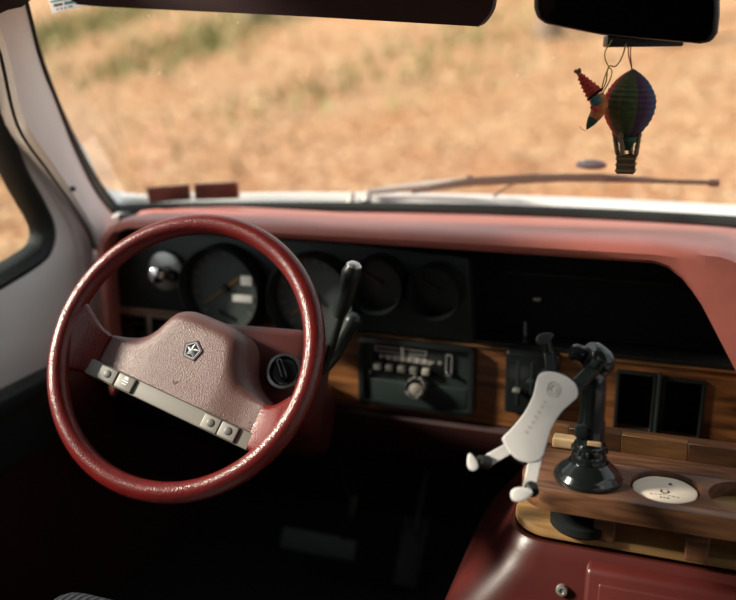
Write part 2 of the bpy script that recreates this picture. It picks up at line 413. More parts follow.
# driver's door
door = thing('door_1', (XL, .6, -1.08), 'white driver door with black window gasket and dark lower panel', None, kind='structure')
DX = XL-.005
edge_px = [(-40, 0), (-8, 52), (15, 130), (45, 175), (70, 211), (88, 238), (96, 262), (101, 320), (100, 372)]
edge = [at(*p, x=DX) for p in edge_px]
edge = spline(edge, 4, False)
zlow = -.533
front = [Vector((DX, p.y, max(zlow, p.z))) for p in edge if p.z >= zlow-.001]
win_px = [(0, 112), (25, 172), (42, 203), (52, 226), (51, 245), (40, 261), (0, 286)]
win = spline([at(*p, x=DX) for p in win_px], 5, False)
wtop = win[0]; wbot = win[-1]
dirt = (win[0]-win[3]).normalized()
topw = Vector((DX, wtop.y - (.16-wtop.z)*1.1, .16))
hole = [topw] + win + [Vector((DX, .12, wbot.z-.02)), Vector((DX, .12, .16))]
outl = front + [Vector((DX, 1.14, zlow)), Vector((DX, -.05, zlow)), Vector((DX, -.05, .27)), Vector((DX, front[0].y-.03, .27))]
outl = [p for i, p in enumerate(outl) if (p-outl[i-1]).length > 1e-4]
part('upper_panel', prism(outl, (-.030, 0, 0), [hole], bev=.004, seg=2), WHITE_TRIM, door)
# raised bead that runs along the front edge of the door frame
inner_px = [(-30, 40), (0, 78), (28, 155), (50, 195), (66, 222), (77, 250), (82, 300), (78, 350)]
bead = spline([at(*p, x=DX+.002) for p in inner_px], 5, False)
rows = []
for p in bead:
    rows.append([p + Vector((-.003, .0, 0)), p + Vector((.006, .006, 0)), p + Vector((.009, .02, 0)), p + Vector((.006, .036, 0)), p + Vector((-.003, .042, 0))])
part('frame_bead', loft(rows, closed_sec=False, caps=False), WHITE_TRIM, door)
gp = [p + Vector((-.004, 0, 0)) for p in hole]
rows = []
cen = Vector((DX, .6, -.1))
dense = []
for i, p in enumerate(gp):
    q = gp[(i+1) % len(gp)]; k = max(1, int((q-p).length/.08))
    dense += [p.lerp(q, j/k) for j in range(k)]
m_ = len(dense)
for i, p in enumerate(dense):
    tg = (dense[(i+1) % m_]-dense[i-1]).normalized(); nn = Vector((1, 0, 0)).cross(tg)
    if nn.dot(cen-p) < 0: nn = -nn
    rows.append([p - nn*.006 + Vector((.006, 0, 0)), p + nn*.004 + Vector((.010, 0, 0)), p + nn*.017 + Vector((-.004, 0, 0)), p + nn*.021 + Vector((-.03, 0, 0)), p - nn*.003 + Vector((-.03, 0, 0))])
rows.append(rows[0])
part('window_gasket', loft(rows, caps=False), RUBBER, door)
pane = part('pane', prism([p + Vector((-.028, 0, 0)) for p in hole], (-.004, 0, 0)), GLASS, door)
part('armrest_ledge', box((DX+.012, .58, zlow-.012), (.05, 1.2, .03), bev=.008), TEALBLACK, door)
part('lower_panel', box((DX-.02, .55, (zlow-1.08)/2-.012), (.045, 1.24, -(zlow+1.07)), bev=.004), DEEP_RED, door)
sp = part('switch_plate', box((DX+.008, .98, -.615), (.018, .34, .10), bev=.006), TEALBLACK, door)
for px, py in ((24, 418), (41, 407), (26, 428), (43, 417), (48, 401)):
    p = at(px, py, x=DX+.018)
    part('switch', lathe([(0, .005), (.003, .005), (.0045, .002), (.0045, -.004)], frame(p, (1, 0, 0)), 12), STEEL, sp)
# white quarter rail seen outside the door glass (mirror post)
p0, p1 = at(38, 222, x=-1.075), at(33, 256, x=-1.075)
part('mirror_bracket', tube([p0 + Vector((-.01, .0, .02)), p0, p1, p1 + Vector((0, 0, -.03))], .010, 8), WHITE_PAINT, door)
# cowl side under the pillar, other walls
part('wall_left', box((XL-.03, 1.49, -.43), (.04, .44, .26)), WHITE_TRIM, kind='structure', label='pale cowl side panel left of the dash')
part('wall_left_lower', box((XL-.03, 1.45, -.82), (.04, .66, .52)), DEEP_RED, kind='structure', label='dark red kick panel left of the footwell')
part('wall_left_rear', box((XL-.03, -.68, -.40), (.05, 1.25, 1.42)), WHITE_TRIM, kind='structure', label='white van side behind the driver door')
rw = [(XR+.04, -1.30, -1.08), (XR+.04, 1.5, -1.08), (XR+.04, 1.44, -.30), (XR-.08, 1.02, .27), (XR-.08, -1.30, .33)]
rw = [(XR+.04, y, z) for _, y, z in rw]
rh = [(XR+.04, .1, -.33), (XR+.04, 1.2, -.31), (XR+.04, .98, .18), (XR+.04, .1, .18)]
part('wall_right', prism(rw, (.045, 0, 0), [rh]), WHITE_TRIM, kind='structure', label='white right side of the van with window openings')
part('window_2', prism([Vector(p)+Vector((.02, 0, 0)) for p in rh], (.004, 0, 0)), GLASS, kind='structure', label='passenger door glass')
bw = [(-1.06, -1.30, -1.08), (.87, -1.30, -1.08), (.87, -1.30, .33), (-1.06, -1.30, .33)]
part('wall_rear', prism(bw, (0, -.045, 0)), HEADLINER, kind='structure', label='dark rear end of the van interior')

# ================================================================== DASHBOARD
dash = thing('dashboard', (XC, 1.35, -.8), 'red padded dashboard with black gauge recess and walnut strip', 'dashboard')
def interp(tab, x):
    if x <= tab[0][0]: return tab[0][1]
    for (a, va), (b, vb) in zip(tab, tab[1:]):
        if x <= b: s = (x-a)/(b-a); s = s*s*(3-2*s); return va+(vb-va)*s
    return tab[-1][1]
ZT = [(-1.02, -.32), (-.985, -.293), (-.94, -.276), (-.86, -.262), (-.02, -.257), (.06, -.263), (.12, -.280), (.25, -.318), (.82, -.35)]
ZLtab = [(-1.02, -.62), (-1.003, -.60), (-.990, -.34), (-.965, -.296), (-.93, -.290), (-.02, -.290), (.010, -.298), (.045, -.338), (.104, -.44), (.18, -.56), (.22, -.62), (.82, -.64)]
def zl(x):
    for (a, va), (b, vb) in zip(ZLtab, ZLtab[1:]):
        if x <= b: return va+(vb-va)*max(0, (x-a)/(b-a))
    return ZLtab[-1][1]
xs = [-1.02, -1.010, -1.003, -.996, -.990, -.982, -.972, -.965, -.945, -.93, -.90, -.8, -.65, -.5, -.35, -.2, -.1, -.05, -.02, .0, .02, .035, .05, .065, .08, .104, .13, .16, .19, .22, .3, .5, .82]
rows = []
for x in xs:
    t, l = interp(ZT, x), zl(x); yb = wsb(x)-.012; f = 1.235
    xx = x if x > -.9 else -.9 + (x+.9)*.57
    k = max(0.0, min(1.0, (-.9-x)/.09))
    X = lambda y: xx - .30*k*(y-1.235)
    prof = ((yb, -.310), (yb-.06, min(t-.016, -.292)), (1.42, min(t-.010, -.272)), (1.33, t-.003), (f+.038, t-.0005), (f+.018, t-.003), (f+.006, t-.008), (f+.001, min(t-.016, l+.05)),
            (f+.004, min(t-.019, l+.008)), (f+.014, l+.002), (f+.022, l), (1.385, l+.012))
    rows.append([Vector((X(y), y, z)) for y, z in prof])
part('top_pad', loft(rows, closed_sec=False, caps=False), DASH_RED, dash)
part('inner_panel', prism([(-1.01, 1.365, -.29), (.06, 1.365, -.29), (.10, 1.365, -.32), (.20, 1.365, -.42), (.20, 1.365, -.62), (-1.01, 1.365, -.62)], (0, .02, 0)), BLACK_MATT, dash)
part('recess_end', prism([(.045, 1.262, -.335), (.045, 1.38, -.315), (.20, 1.38, -.60), (.20, 1.27, -.60)], (.012, 0, .006)), BLACK_MATT, dash)
part('shelf', box((-.12, 1.335, -.452), (.50, .065, .006)), BLACK, dash)
pk0, pk1 = at(617, 371, y=1.30), at(658, 376, y=1.30)
POCKETS = ((-.978, -.916, -.560, -.466), (-.906, -.846, -.560, -.466), (pk0.x, pk1.x, -.575, -.472), (pk1.x+.006, .070, -.578, -.476))
part('wood_panel', prism([(-.995, 1.30, -.595), (.155, 1.30, -.595), (.155, 1.30, -.458), (-.995, 1.30, -.452)], (0, .022, 0), [[(a+.003, 1.30, c+.003), (b-.003, 1.30, c+.003), (b-.003, 1.30, d-.003), (a+.003, 1.30, d-.003)] for a, b, c, d in POCKETS], bev=.0015, seg=1), WALNUT, dash)
SUNLIT_WALNUT = wood('sunlit_walnut_tone', (0.22, 0.145, 0.10), (0.38, 0.27, 0.20), 10, rough=0.35)  # paler walnut: sunlight and sheen put into the colour around the left vents
part('vent_sunlit_facing', prism([(-.997, 1.2965, -.585), (-.81, 1.2965, -.585), (-.81, 1.2965, -.4535), (-.997, 1.2965, -.4515)], (0, .0033, 0), [[(a+.002, 1.2965, c+.002), (b-.002, 1.2965, c+.002), (b-.002, 1.2965, d-.002), (a+.002, 1.2965, d-.002)] for a, b, c, d in POCKETS[:2]], bev=.001, seg=1), SUNLIT_WALNUT, dash, label='added facing around the left vents, coloured as sunlit walnut')
part('wood_edge_strip', box((-.405, 1.298, -.4575), (1.125, .006, .004), bev=.001), BLOCKA, dash)
# lower knee panel
rows = []
for x in (-1.0, -.8, -.5, -.25, 0, .3, .82):
    rows.append([(x, 1.30, -.597), (x, 1.292, -.605), (x, 1.295, -.63), (x, 1.33, -.70), (x, 1.42, -.76), (x, 1.5, -.76), (x, 1.5, -.597)])
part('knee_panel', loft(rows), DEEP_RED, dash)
# cluster face plate
cp = [(-.985, 1.318, -.30), (-.50, 1.318, -.30), (-.30, 1.318, -.31), (-.29, 1.318, -.452), (-.475, 1.318, -.452)]
cp += [(-.563+.088*math.cos(R(a)), 1.318, -.397+.088*math.sin(R(a))) for a in range(-40, -141, -10)]
cp += [(-.736+.088*math.cos(R(a)), 1.318, -.393+.088*math.sin(R(a))) for a in range(-50, -131, -10)]
cp += [(-.83, 1.318, -.452), (-.985, 1.318, -.452)]
part('cluster_plate', prism([(x, 1.294, z) for x, y, z in cp], (0, .03, 0), bev=.004, seg=2), TEALBLACK, dash)
# gauges
def gauge(cx, cz, r, big, lab=None):
    g0 = Vector((cx, 1.288, cz)); M = frame(g0, (0, -1, 0))
    ring = part('gauge_bezel', lathe([(r*.90, -.02), (r*.95, .032), (r*.975, .036), (r, .032), (r*1.02, -.012), (r*.90, -.02)], M, 48, cap=False), BLACK, dash)
    part('dial', lathe([(0, .002), (r*.92, .002), (r*.92, -.004), (0, -.004)], M, 48), DIAL if big else BLACK, ring)
    n = 17 if big else 9
    for k in range(n):
        a = R(225 - 270*k/(n-1)); m = Matrix.Rotation(a, 4, 'Z')
        part('tick_mark', box((r*.80, 0, .0025), (r*(.13 if k % 2 == 0 else .07), .0022 if big else .0015, .0008), M @ m), GREYBAR if big else GREYDARK, ring)
    m = Matrix.Rotation(R(215 if big else 150), 4, 'Z')
    part('needle', box((r*.33, 0, .006), (r*.75, .0028, .0015), M @ m, bev=.0005), ORANGE if cx < -.5 else SHROUD_RED, ring)
    part('needle_hub', lathe([(0, .010), (r*.07, .010), (r*.09, .003), (0, .003)], M, 16), BLACK, ring)
    if cx < -.7:
        part('odometer', box((r*.40, -r*.22, .003), (r*.50, r*.17, .002), M, bev=.0006), WHITE_MARK, ring)
        part('trip_meter', box((r*.52, r*.20, .003), (r*.28, r*.22, .002), M, bev=.0006), WHITE_MARK, ring)
        part('warning_strip', box((r*.2, -.0, .003), (r*.42, r*.06, .0015), M @ Matrix.Rotation(R(38), 4, 'Z')), ORANGE, ring)
        part('dark_slot', box((r*.25, -r*.60, .003), (r*.45, r*.10, .0015), M @ Matrix.Rotation(R(-24), 4, 'Z')), BLACK, ring)
gauge(-.736, -.393, .079, True); gauge(-.563, -.397, .080, True); gauge(-.446, -.360, .048, False); gauge(-.347, -.364, .044, False)
# headlight switch knob
kc = at(166, 271, y=1.285); M = frame(kc, (0, -1, 0))
esc = part('switch_escutcheon', lathe([(0, .006), (.030, .006), (.036, .003), (.037, -.004), (0, -.004)], M, 40), STEEL, dash, label='round chrome plate of the light switch')
part('knob', lathe([(0, .040), (.010, .039), (.0155, .034), (.0165, .026), (.014, .014), (.008, .010), (.008, .004)], M, 28), CHROME, esc)
M2 = M @ Matrix.Translation((.02, -.004, 0))
part('knob', lathe([(0, .022), (.008, .021), (.011, .016), (.010, .004)], M2, 20), BLACK_GLOSS, esc)
# vents
def vent(x0, x1, z0, z1, nsl, bezel, vertical=False, frm=BLACK):
    y = 1.294; o = .006
    v = part('air_vent', prism([(x0, y, z0), (x1, y, z0), (x1, y, z1), (x0, y, z1)], (0, .012, 0), [[(x0+o, y, z0+o), (x1-o, y, z0+o), (x1-o, y, z1-o), (x0+o, y, z1-o)]], bev=.002, seg=2), frm, bezel)
    part('duct', box(((x0+x1)/2, y+.062, (z0+z1)/2), (x1-x0-.004, .004, z1-z0-.004)), BLACK_MATT, v)
    for k in range(nsl):
        f = (k+.5)/nsl
        if vertical: b = box((x0+o+(x1-x0-2*o)*f, y+.002, (z0+z1)/2), (.003, .012, z1-z0-2*o), bev=.001, seg=1)
        else: b = box(((x0+x1)/2, y+.002, z0+o+(z1-z0-2*o)*f), (x1-x0-2*o, .012, .003), bev=.001, seg=1)
        part('slat', b, TEALBLACK, v)
for i_, (a_, b_, c_, d_) in enumerate(POCKETS): vent(a_, b_, c_, d_, 4 if i_ < 2 else 0, dash)
part('vent_divider', box((pk1.x+.003, 1.292, -.524), (.006, .012, .11), bev=.002), TEALBLACK, dash)
# climate control panel behind the phone holder
cc = part('climate_panel', box((-.190, 1.292, -.508), (.086, .022, .108), bev=.006), BLACK_GLOSS, dash, label='glossy black climate control panel')
for k, dx in enumerate((-.022, .0, .022)):
    part('slider_slot', box((-.190+dx, 1.281, -.508), (.004, .002, .075), bev=.0005), TEALBLACK, cc)
    part('slider_lever', box((-.190+dx, 1.276, -.500+.018*(k-1)), (.012, .012, .006), bev=.0015), TEALBLACK if k else STEEL, cc)
# open storage recess bits: small latch + rail
part('latch', box(tuple(at(537, 299, y=1.355)), (.012, .012, .006), bev=.002), STEEL, dash)
part('rail', tube([at(525, 322, y=1.35), at(525, 345, y=1.35)], .002, 6), STEEL, dash)
part('seam_strip', box((-.12, 1.357, -.345), (.26, .006, .003), bev=.001), TEALBLACK, dash)

# ------------------------------------------------------------------ radio
rad = thing('car_radio', (-.387, 1.30, -.578), 'black car stereo with chrome knob set in the walnut strip', 'radio')
rx0, rx1, rz0, rz1 = -.487, -.284, -.580, -.458
def rrect(x0, x1, z0, z1, r, y, n=5):
    P = []
    for cx, cz, a0 in ((x1-r, z1-r, 0), (x0+r, z1-r, 90), (x0+r, z0+r, 180), (x1-r, z0+r, 270)):
        for k in range(n+1): a = R(a0+90*k/n); P.append((cx+r*math.cos(a), y, cz+r*math.sin(a)))
    return P
part('bezel', prism(rrect(rx0, rx1, rz0, rz1, .012, 1.284), (0, .0155, 0), [rrect(rx0+.010, rx1-.010, rz0+.009, rz1-.009, .006, 1.284)], bev=.002, seg=2), BLACK, rad)
part('faceplate', box(((rx0+rx1)/2, 1.296, (rz0+rz1)/2), (rx1-rx0-.012, .007, rz1-rz0-.012)), TEALBLACK, rad)
part('lower_panel', box((-.3855, 1.2925, -.553), (.180, .007, .040), bev=.002), TEALBLACK, rad)
dsp = part('display', box((-.400, 1.293, -.493), (.125, .006, .050), bev=.001), BLACK_GLOSS, rad)
part('tape_slot_frame', prism(rrect(-.458, -.366, -.4825, -.4725, .002, 1.2885), (0, .003, 0), [rrect(-.4555, -.3685, -.4802, -.4748, .001, 1.2885)]), STEEL, dsp)
part('tuner_needle', box((-.4075, 1.287, -.4775), (.005, .003, .014), bev=.0005), GREYBAR, dsp)
part('scale_print', prism([(-.452, 1.2893, -.489), (-.428, 1.2893, -.4865), (-.395, 1.2893, -.4845), (-.352, 1.2893, -.491), (-.36, 1.2893, -.497), (-.43, 1.2893, -.495)], (0, .001, 0)), GREYBAR, dsp)
for k in range(7):
    part('scale_mark', box((-.447+.013*k, 1.2886, -.4905-(.001 if k % 2 else 0)), (.0012, .001, .008)), WHITE_MARK, dsp)
for k in range(5):
    part('preset_button', box((-.452+.0215*k, 1.287, -.5085), (.0125, .012, .011), bev=.002), GREYBAR if k in (0, 4) else GREYDARK, rad)
part('tone_slider_frame', prism(rrect(-.334, -.322, -.513, -.475, .003, 1.2885), (0, .004, 0), [rrect(-.3315, -.3245, -.5105, -.4775, .002, 1.2885)]), STEEL, rad)
part('tone_slider', box((-.328, 1.285, -.506), (.010, .008, .004), bev=.001), CHROME, rad)
part('indicator', lathe([(0, .003), (.003, .0025), (.004, 0), (.004, -.003)], frame((-.343, 1.29, -.492), (0, -1, 0)), 12), STEEL, rad)
kp = at(415, 389, y=1.27); M = frame((kp.x, 1.289, kp.z), (0, -1, 0))
kn = part('volume_knob', lathe([(.017, 0), (.0205, .003), (.0195, .012), (.0185, .020), (.0165, .023), (.0140, .0225), (.0135, .019), (0, .0185)], M, 36), CHROME, rad)
part('knob_cap', lathe([(0, .0215), (.010, .021), (.0125, .019), (.0125, .016)], M, 28), GREYBAR, kn)
for px, py in ((370, 372), (471, 381)):
    p = at(px, py, y=1.289)
    part('screw', lathe([(0, .002), (.002, .002), (.0032, 0), (.0032, -.004)], frame(p, (0, -1, 0)), 10), GREYDARK, rad)

# ================================================================== STEERING
WC = Vector((-.588, .903, -.369)); az, el = R(4.2), R(33.5)
WN = Vector((math.sin(az)*math.cos(el), -math.cos(az)*math.cos(el), math.sin(el)))
WX = Vector((math.cos(az), math.sin(az), 0)); WY = WN.cross(WX)
MC = Matrix(((WX.x, WY.x, WN.x, WC.x), (WX.y, WY.y, WN.y, WC.y), (WX.z, WY.z, WN.z, WC.z), (0, 0, 0, 1)))   # column frame
MW = MC @ Matrix.Rotation(R(-17), 4, 'Z')                                                                     # turned wheel
colm = thing('steering_column', MC @ Vector((0, 0, -.40)), 'dark red steering column shroud with chrome ignition lock behind wheel', 'steering column')
def rr2(x0, x1, y0, y1, r, h, n=4):
    return [Vector((p[0], p[2], h)) for p in rrect(x0, x1, y0, y1, r, 0, n)]
secs = [rr2(-.060, .128, -.062, .060, .02, -.092), rr2(-.068, .140, -.070, .068, .022, -.100), rr2(-.068, .140, -.072, .070, .024, -.20), rr2(-.06, .10, -.075, .065, .03, -.30), rr2(-.06, .08, -.07, .06, .03, -.46)]
part('shroud', tf(loft(secs), MC), SHROUD_RED, colm)
ic = MC.inverted() @ at(288, 375, t=1.21); ic = Vector((ic.x, ic.y, -.0925))
ic = Vector((.113, .004, -.092))
Mi = MC @ Matrix.Translation(ic) @ Matrix.Scale(1.15, 4)
lock = part('ignition_lock', lathe([(0, .004), (.015, .004), (.018, .010), (.0215, .010), (.0235, .004), (.0245, -.01)], Mi, 40), CHROME, colm)
part('key_wing', box((0, 0, .012), (.009, .026, .018), Mi @ Matrix.Rotation(R(28), 4, 'Z'), bev=.003), BLACK_GLOSS, lock)
part('lock_face', lathe([(0, .0062), (.0145, .006), (.0145, .002)], Mi, 32), TEALBLACK, lock)
part('hub_shaft', lathe([(.045, -.10), (.042, -.06), (.035, -.045), (0, -.045)], MC, 32), BLACK, colm)

sw = thing('steering_wheel', WC, 'red leather steering wheel with maroon pad and pentagon emblem', 'steering wheel')
rim = [MW @ Vector((.1805*math.cos(2*math.pi*k/96), .1805*math.sin(2*math.pi*k/96), 0)) for k in range(96)]
part('rim', tube(rim, .0138, 20, True), RED_LEATHER, sw)
def spoke(s):
    secs = []
    for x, y0, y1, h, th in ((.126, -.078, -.016, -.034, .010), (.138, -.079, -.014, -.028, .011), (.150, -.082, -.006, -.020, .012), (.162, -.088, .004, -.010, .0125), (.172, -.095, .012, -.003, .012), (.180, -.098, .014, .0, .010)):
        pts = []
        # keep the spoke end inside the rim circle
        xa = lambda y: min(x, math.sqrt(max(0, .1805**2 - y*y)))
        for p in rrect(y0, y1, -th, th, th*.8, 0, 3):
            y = p[0]; pts.append(MW @ Vector((s*xa(y), y, h+p[2])))
        secs.append(pts)
    return loft(secs)
for s in (-1, 1): part('spoke', spoke(s), RED_LEATHER, sw)
half = [(0, .0625), (.020, .0625), (.040, .060), (.056, .052), (.066, .038), (.076, .017), (.090, .002), (.112, -.008), (.130, -.014), (.1365, -.021), (.1360, -.036)]
ol = [(x, y, 0) for x, y in half] + [(.1345, -.0535, 0), (.131, -.0555, 0)] + [(.06, -.0555, 0), (0, -.0555, 0)]
ol = ol + [(-x, y, 0) for x, y, _ in reversed(ol[1:-1])]
ol = spline(ol, 5)
def inset(P, d):
    out = []
    n = len(P)
    for i in range(n):
        t = (P[(i+1) % n]-P[i-1]).normalized(); nn = Vector((t.y, -t.x, 0)); out.append(P[i]+nn*d)
    return out
def padh(x, y, n=len(ol)):
    d = 1.0
    for i in range(n):
        a_, b_ = ol[i], ol[(i+1) % n]
        if a_.y < -.050 and b_.y < -.050: continue
        ab = b_-a_; q = Vector((x, y, 0)); t = max(0, min(1, (q-a_).dot(ab)/max(1e-12, ab.length_squared)))
        d = min(d, (q-(a_+ab*t)).length)
    e = max(0.0, min(1.0, (abs(x)-.080)/.045)); w = .026*(1-e)+.007*e
    k = max(0.0, min(1.0, 1-d/w)); h = -.055 + .0318*math.sqrt(max(0, 1-k*k))
    m_ = max(0.0, min(1.0, (abs(x)-.05)/.06)); return h - .005*m_*m_*(3-2*m_)
rings = [[MW @ Vector((p.x, p.y, -.085)) for p in ol]]
for s_ in (0, .012, .03, .055, .085, .12, .16, .21, .27, .34, .42, .52, .65, .82, 1.0):
    ring = []
    for p in ol:
        q = p.lerp(Vector((p.x*.86, -.046, 0)), s_); ring.append(MW @ Vector((q.x, q.y, padh(q.x, q.y))))
    rings.append(ring)
bm = loft(rings, caps=False)
bmesh.ops.remove_doubles(bm, verts=bm.verts, dist=.00005)
part('center_pad', bm, PAD, sw, smooth=38)
bar = part('switch_bar', box((0, -.0672, -.034), (.268, .0225, .026), MW, bev=.0022), GREYBAR, sw)
for x, w, kind in ((-.0965, .0285, 1), (-.0665, .0275, 2), (.0735, .0260, 1), (.1005, .0260, 1)):
    b = part('button', box((x, -.0672, -.0206), (w, .0195, .006), MW, bev=.0015), GREYBAR, sw)
    part('button_gap', prism([(x-w/2-.0012, -.0775, -.0212), (x+w/2+.0012, -.0775, -.0212), (x+w/2+.0012, -.0567, -.0212), (x-w/2-.0012, -.0567, -.0212)], (0, 0, .0006), M=MW), BLACK, b)
    if kind == 1:
        part('button_dot', lathe([(0, .0012), (.0032, .0016), (.0052, .0008), (.0056, -.001)], MW @ Matrix.Translation((x, -.0665, -.0176)), 20), GREYDARK, b)
    else:
        part('button_symbol', box((x, -.0655, -.0175), (.010, .0015, .0008), MW), WHITE_MARK, b)
        part('button_symbol', prism([(x-.004, -.063, -.0177), (x+.004, -.063, -.0177), (x+.0025, -.059, -.0177), (x-.0025, -.059, -.0177)], (0, 0, .0006), M=MW), WHITE_MARK, b)
        part('button_symbol', box((x, -.069, -.0175), (.008, .0012, .0008), MW), WHITE_MARK, b)
STAR_LIT = mat('lit_silver', (0.80, 0.79, 0.77), 0.35); STAR_SHADED = mat('shaded_silver', (0.30, 0.29, 0.28), 0.3, metal=0.6)  # one silver in two tones: facet light and shade put into the colour
# pentagon emblem with five-pointed star
Me = MW @ Matrix.Translation((.0, .0085, -.0232)) @ Matrix.Rotation(R(0), 4, 'Z')
pent = lambda r, h, rot=90: [Vector((r*math.cos(R(rot+72*k)), r*math.sin(R(rot+72*k)), h)) for k in range(5)]
em = part('emblem', prism(pent(.0150, 0), (0, 0, .0014), [pent(.0122, 0)], M=Me), SHROUD_RED, sw, label='pentagon emblem with a star')
part('emblem_ground', prism(pent(.0124, 0), (0, 0, .0006), M=Me), BLACK_GLOSS, em)
part('emblem_border', prism(pent(.0122, .0004), (0, 0, .0012), [pent(.0108, .0004)], M=Me), CHROME, em)
for k in range(5):
    a = R(90+72*k); p5 = Vector((.0108*math.cos(a), .0108*math.sin(a), .0007)); sl = Vector((-.0030*math.sin(a), .0030*math.cos(a), .0007))
    bm = new(); c0 = bm.verts.new((0, 0, .0030)); t0 = bm.verts.new(p5); l0 = bm.verts.new(p5*.0 + sl*1.0 + Vector((.0028*math.cos(a), .0028*math.sin(a), 0))); r0 = bm.verts.new(-sl + Vector((.0028*math.cos(a), .0028*math.sin(a), .0014)))
    bm.faces.new((c0, l0, t0)); bm.faces.new((c0, t0, r0)); tf(bm, Me)
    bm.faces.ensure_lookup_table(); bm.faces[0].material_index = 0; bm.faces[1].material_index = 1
    part('star_point', bm, [STAR_LIT, STAR_SHADED], em, smooth=0)
bm = prism([(-.004, .001, 0), (-.001, -.003, 0), (.0, -.001, 0), (.004, .001, 0), (.001, -.0045, 0), (-.002, -.0045, 0)], (0, 0, .0005), M=MW @ Matrix.Translation((-.002, -.037, -.0233)))
part('horn_mark', bm, SHROUD_RED, sw)

# gear selector on the column
gb = MC @ Vector((.125, .02, -.13)); g1 = at(330, 352, t=1.20); g2 = at(345, 300, t=1.17); g3 = at(353, 271, t=1.15)
gs = thing('gear_lever', g1, 'black column gear lever with silver-tipped grip right of the wheel', 'gear lever')
part('rod', tube([gb, at(322, 372, t=1.225), g1, at(338, 325, t=1.185), g2], [.007, .0065, .006, .006, .006], 10), BLACK, gs)
grip = part('grip', tube([at(338.5, 317, t=1.18), at(342, 306, t=1.175), at(347.5, 288, t=1.16), at(352, 272, t=1.15), at(354, 266, t=1.147)], [.008, .0118, .0128, .0140, .0105], 18), BLACK, gs)
gd = (at(354, 266, t=1.147)-at(347, 289, t=1.16)).normalized()
part('end_cap', lathe([(0, .006), (.007, .005), (.0105, .0018), (.0110, -.003)], frame(at(354, 266, t=1.147), gd), 20), STEEL, grip)
pr = thing('turn_signal_stalk', at(330, 360, t=1.27), 'dark tapered stalk just behind the gear lever', 'stalk')
part('stem', tube([MC @ Vector((.13, .03, -.19)), at(334, 356, t=1.275), at(343, 338, t=1.27), at(355, 318, t=1.26)], [.010, .010, .012, .014], 12), BLACK, pr)
part('tip', lathe([(0, .008), (.008, .006), (.0135, 0), (.0138, -.006)], frame(at(355, 318, t=1.26), (at(355, 318, t=1.26)-at(343, 338, t=1.27))), 16), BLACK, pr)

# ================================================================== ENGINE COVER + TRAY
def rrz(x0, x1, y0, y1, r, z, n=8):
    P = []
    for cx, cy, a0 in ((x1-r, y1-r, 0), (x0+r, y1-r, 90), (x0+r, y0+r, 180), (x1-r, y0+r, 270)):
        for k in range(n+1): a = R(a0+90*k/n); P.append(Vector((cx+r*math.cos(a), cy+r*math.sin(a), z)))
    return P
ec = thing('engine_cover', (.1, 1.1, -1.08), 'glossy dark red engine cover hump carrying the wooden tray', 'engine cover')
secs = [rrz(-.285, .56, .80, 1.285, .07, -1.08), rrz(-.275, .55, .86, 1.285, .07, -.85), rrz(-.252, .53, .905, 1.285, .065, -.725), rrz(-.235, .52, .918, 1.285, .062, -.69), rrz(-.205, .50, .930, 1.285, .06, -.650), rrz(-.186, .48, .940, 1.285, .058, -.622), rrz(-.176, .47, .948, 1.285, .056, -.605), rrz(-.172, .47, .952, 1.285, .055, -.594), rrz(-.168, .465, .957, 1.285, .053, -.588), rrz(-.160, .46, .965, 1.28, .05, -.589), rrz(-.155, .455, .970, 1.275, .05, -.596)]
part('shell', loft(secs), COVER_RED, ec, smooth=50)
# raised service panel and screw on the rear face
pl = [at(586, 569, y=.925), at(736, 590, y=.925)]
pz = pl[0].z
part('service_panel', prism([(pl[0].x, .925, pz), (.36, .925, pz), (.36, .882, pz-.15), (pl[0].x, .882, pz-.15)], (0, .02, .004), bev=.006), COVER_RED, ec)
part('panel_recess', prism([(pl[0].x+.016, .919, pz-.014), (.34, .919, pz-.014), (.34, .883, pz-.14), (pl[0].x+.016, .883, pz-.14)], (0, .005, .001), bev=.003), COVER_RED, ec)
sc_ = at(562, 590, y=.934)
scw = part('screw', lathe([(0, .004), (.003, .004), (.0035, .0055), (.0065, .005), (.0075, .002), (.0075, -.005)], frame(sc_, (0, -.95, .25)), 16), STEEL, ec, label='round steel screw')
tr = thing('wooden_tray', (.12, 1.02, -.59), 'walnut cup tray with two round holes standing on light plywood base', 'tray')
part('base_board', prism(rrz(-.163, .44, .968, 1.20, .05, -.588), (0, 0, .013), bev=.003, seg=2), BOARDWOOD, tr)
h1, h2 = (.019, .985), (.108, .985)
part('top_board', prism(rrz(-.150, .42, .930, 1.062, .045, -.528), (0, 0, .028), [circ((h1[0], h1[1], -.528), .0405, 40), circ((h2[0], h2[1], -.528), .0405, 40), circ((.30, .985, -.528), .0405, 40)], bev=.0025, seg=2), TRAYWOOD, tr)
for hx, hy in (h1, h2, (.30, .985)):
    part('hole_floor', lathe([(0, 0), (.0402, 0), (.0402, -.009), (0, -.009)], Matrix.Translation((hx, hy, -.519)), 32), PALEWOOD if hx < .05 else BOARDWOOD, tr)
for x, y in ((-.046, .975), (.060, .965), (.36, .975), (-.10, 1.035), (.2, 1.035), (.36, 1.035)):
    part('foot', box((x, y, -.5515), (.026, .030, .047), bev=.002), TRAYWOOD, tr)
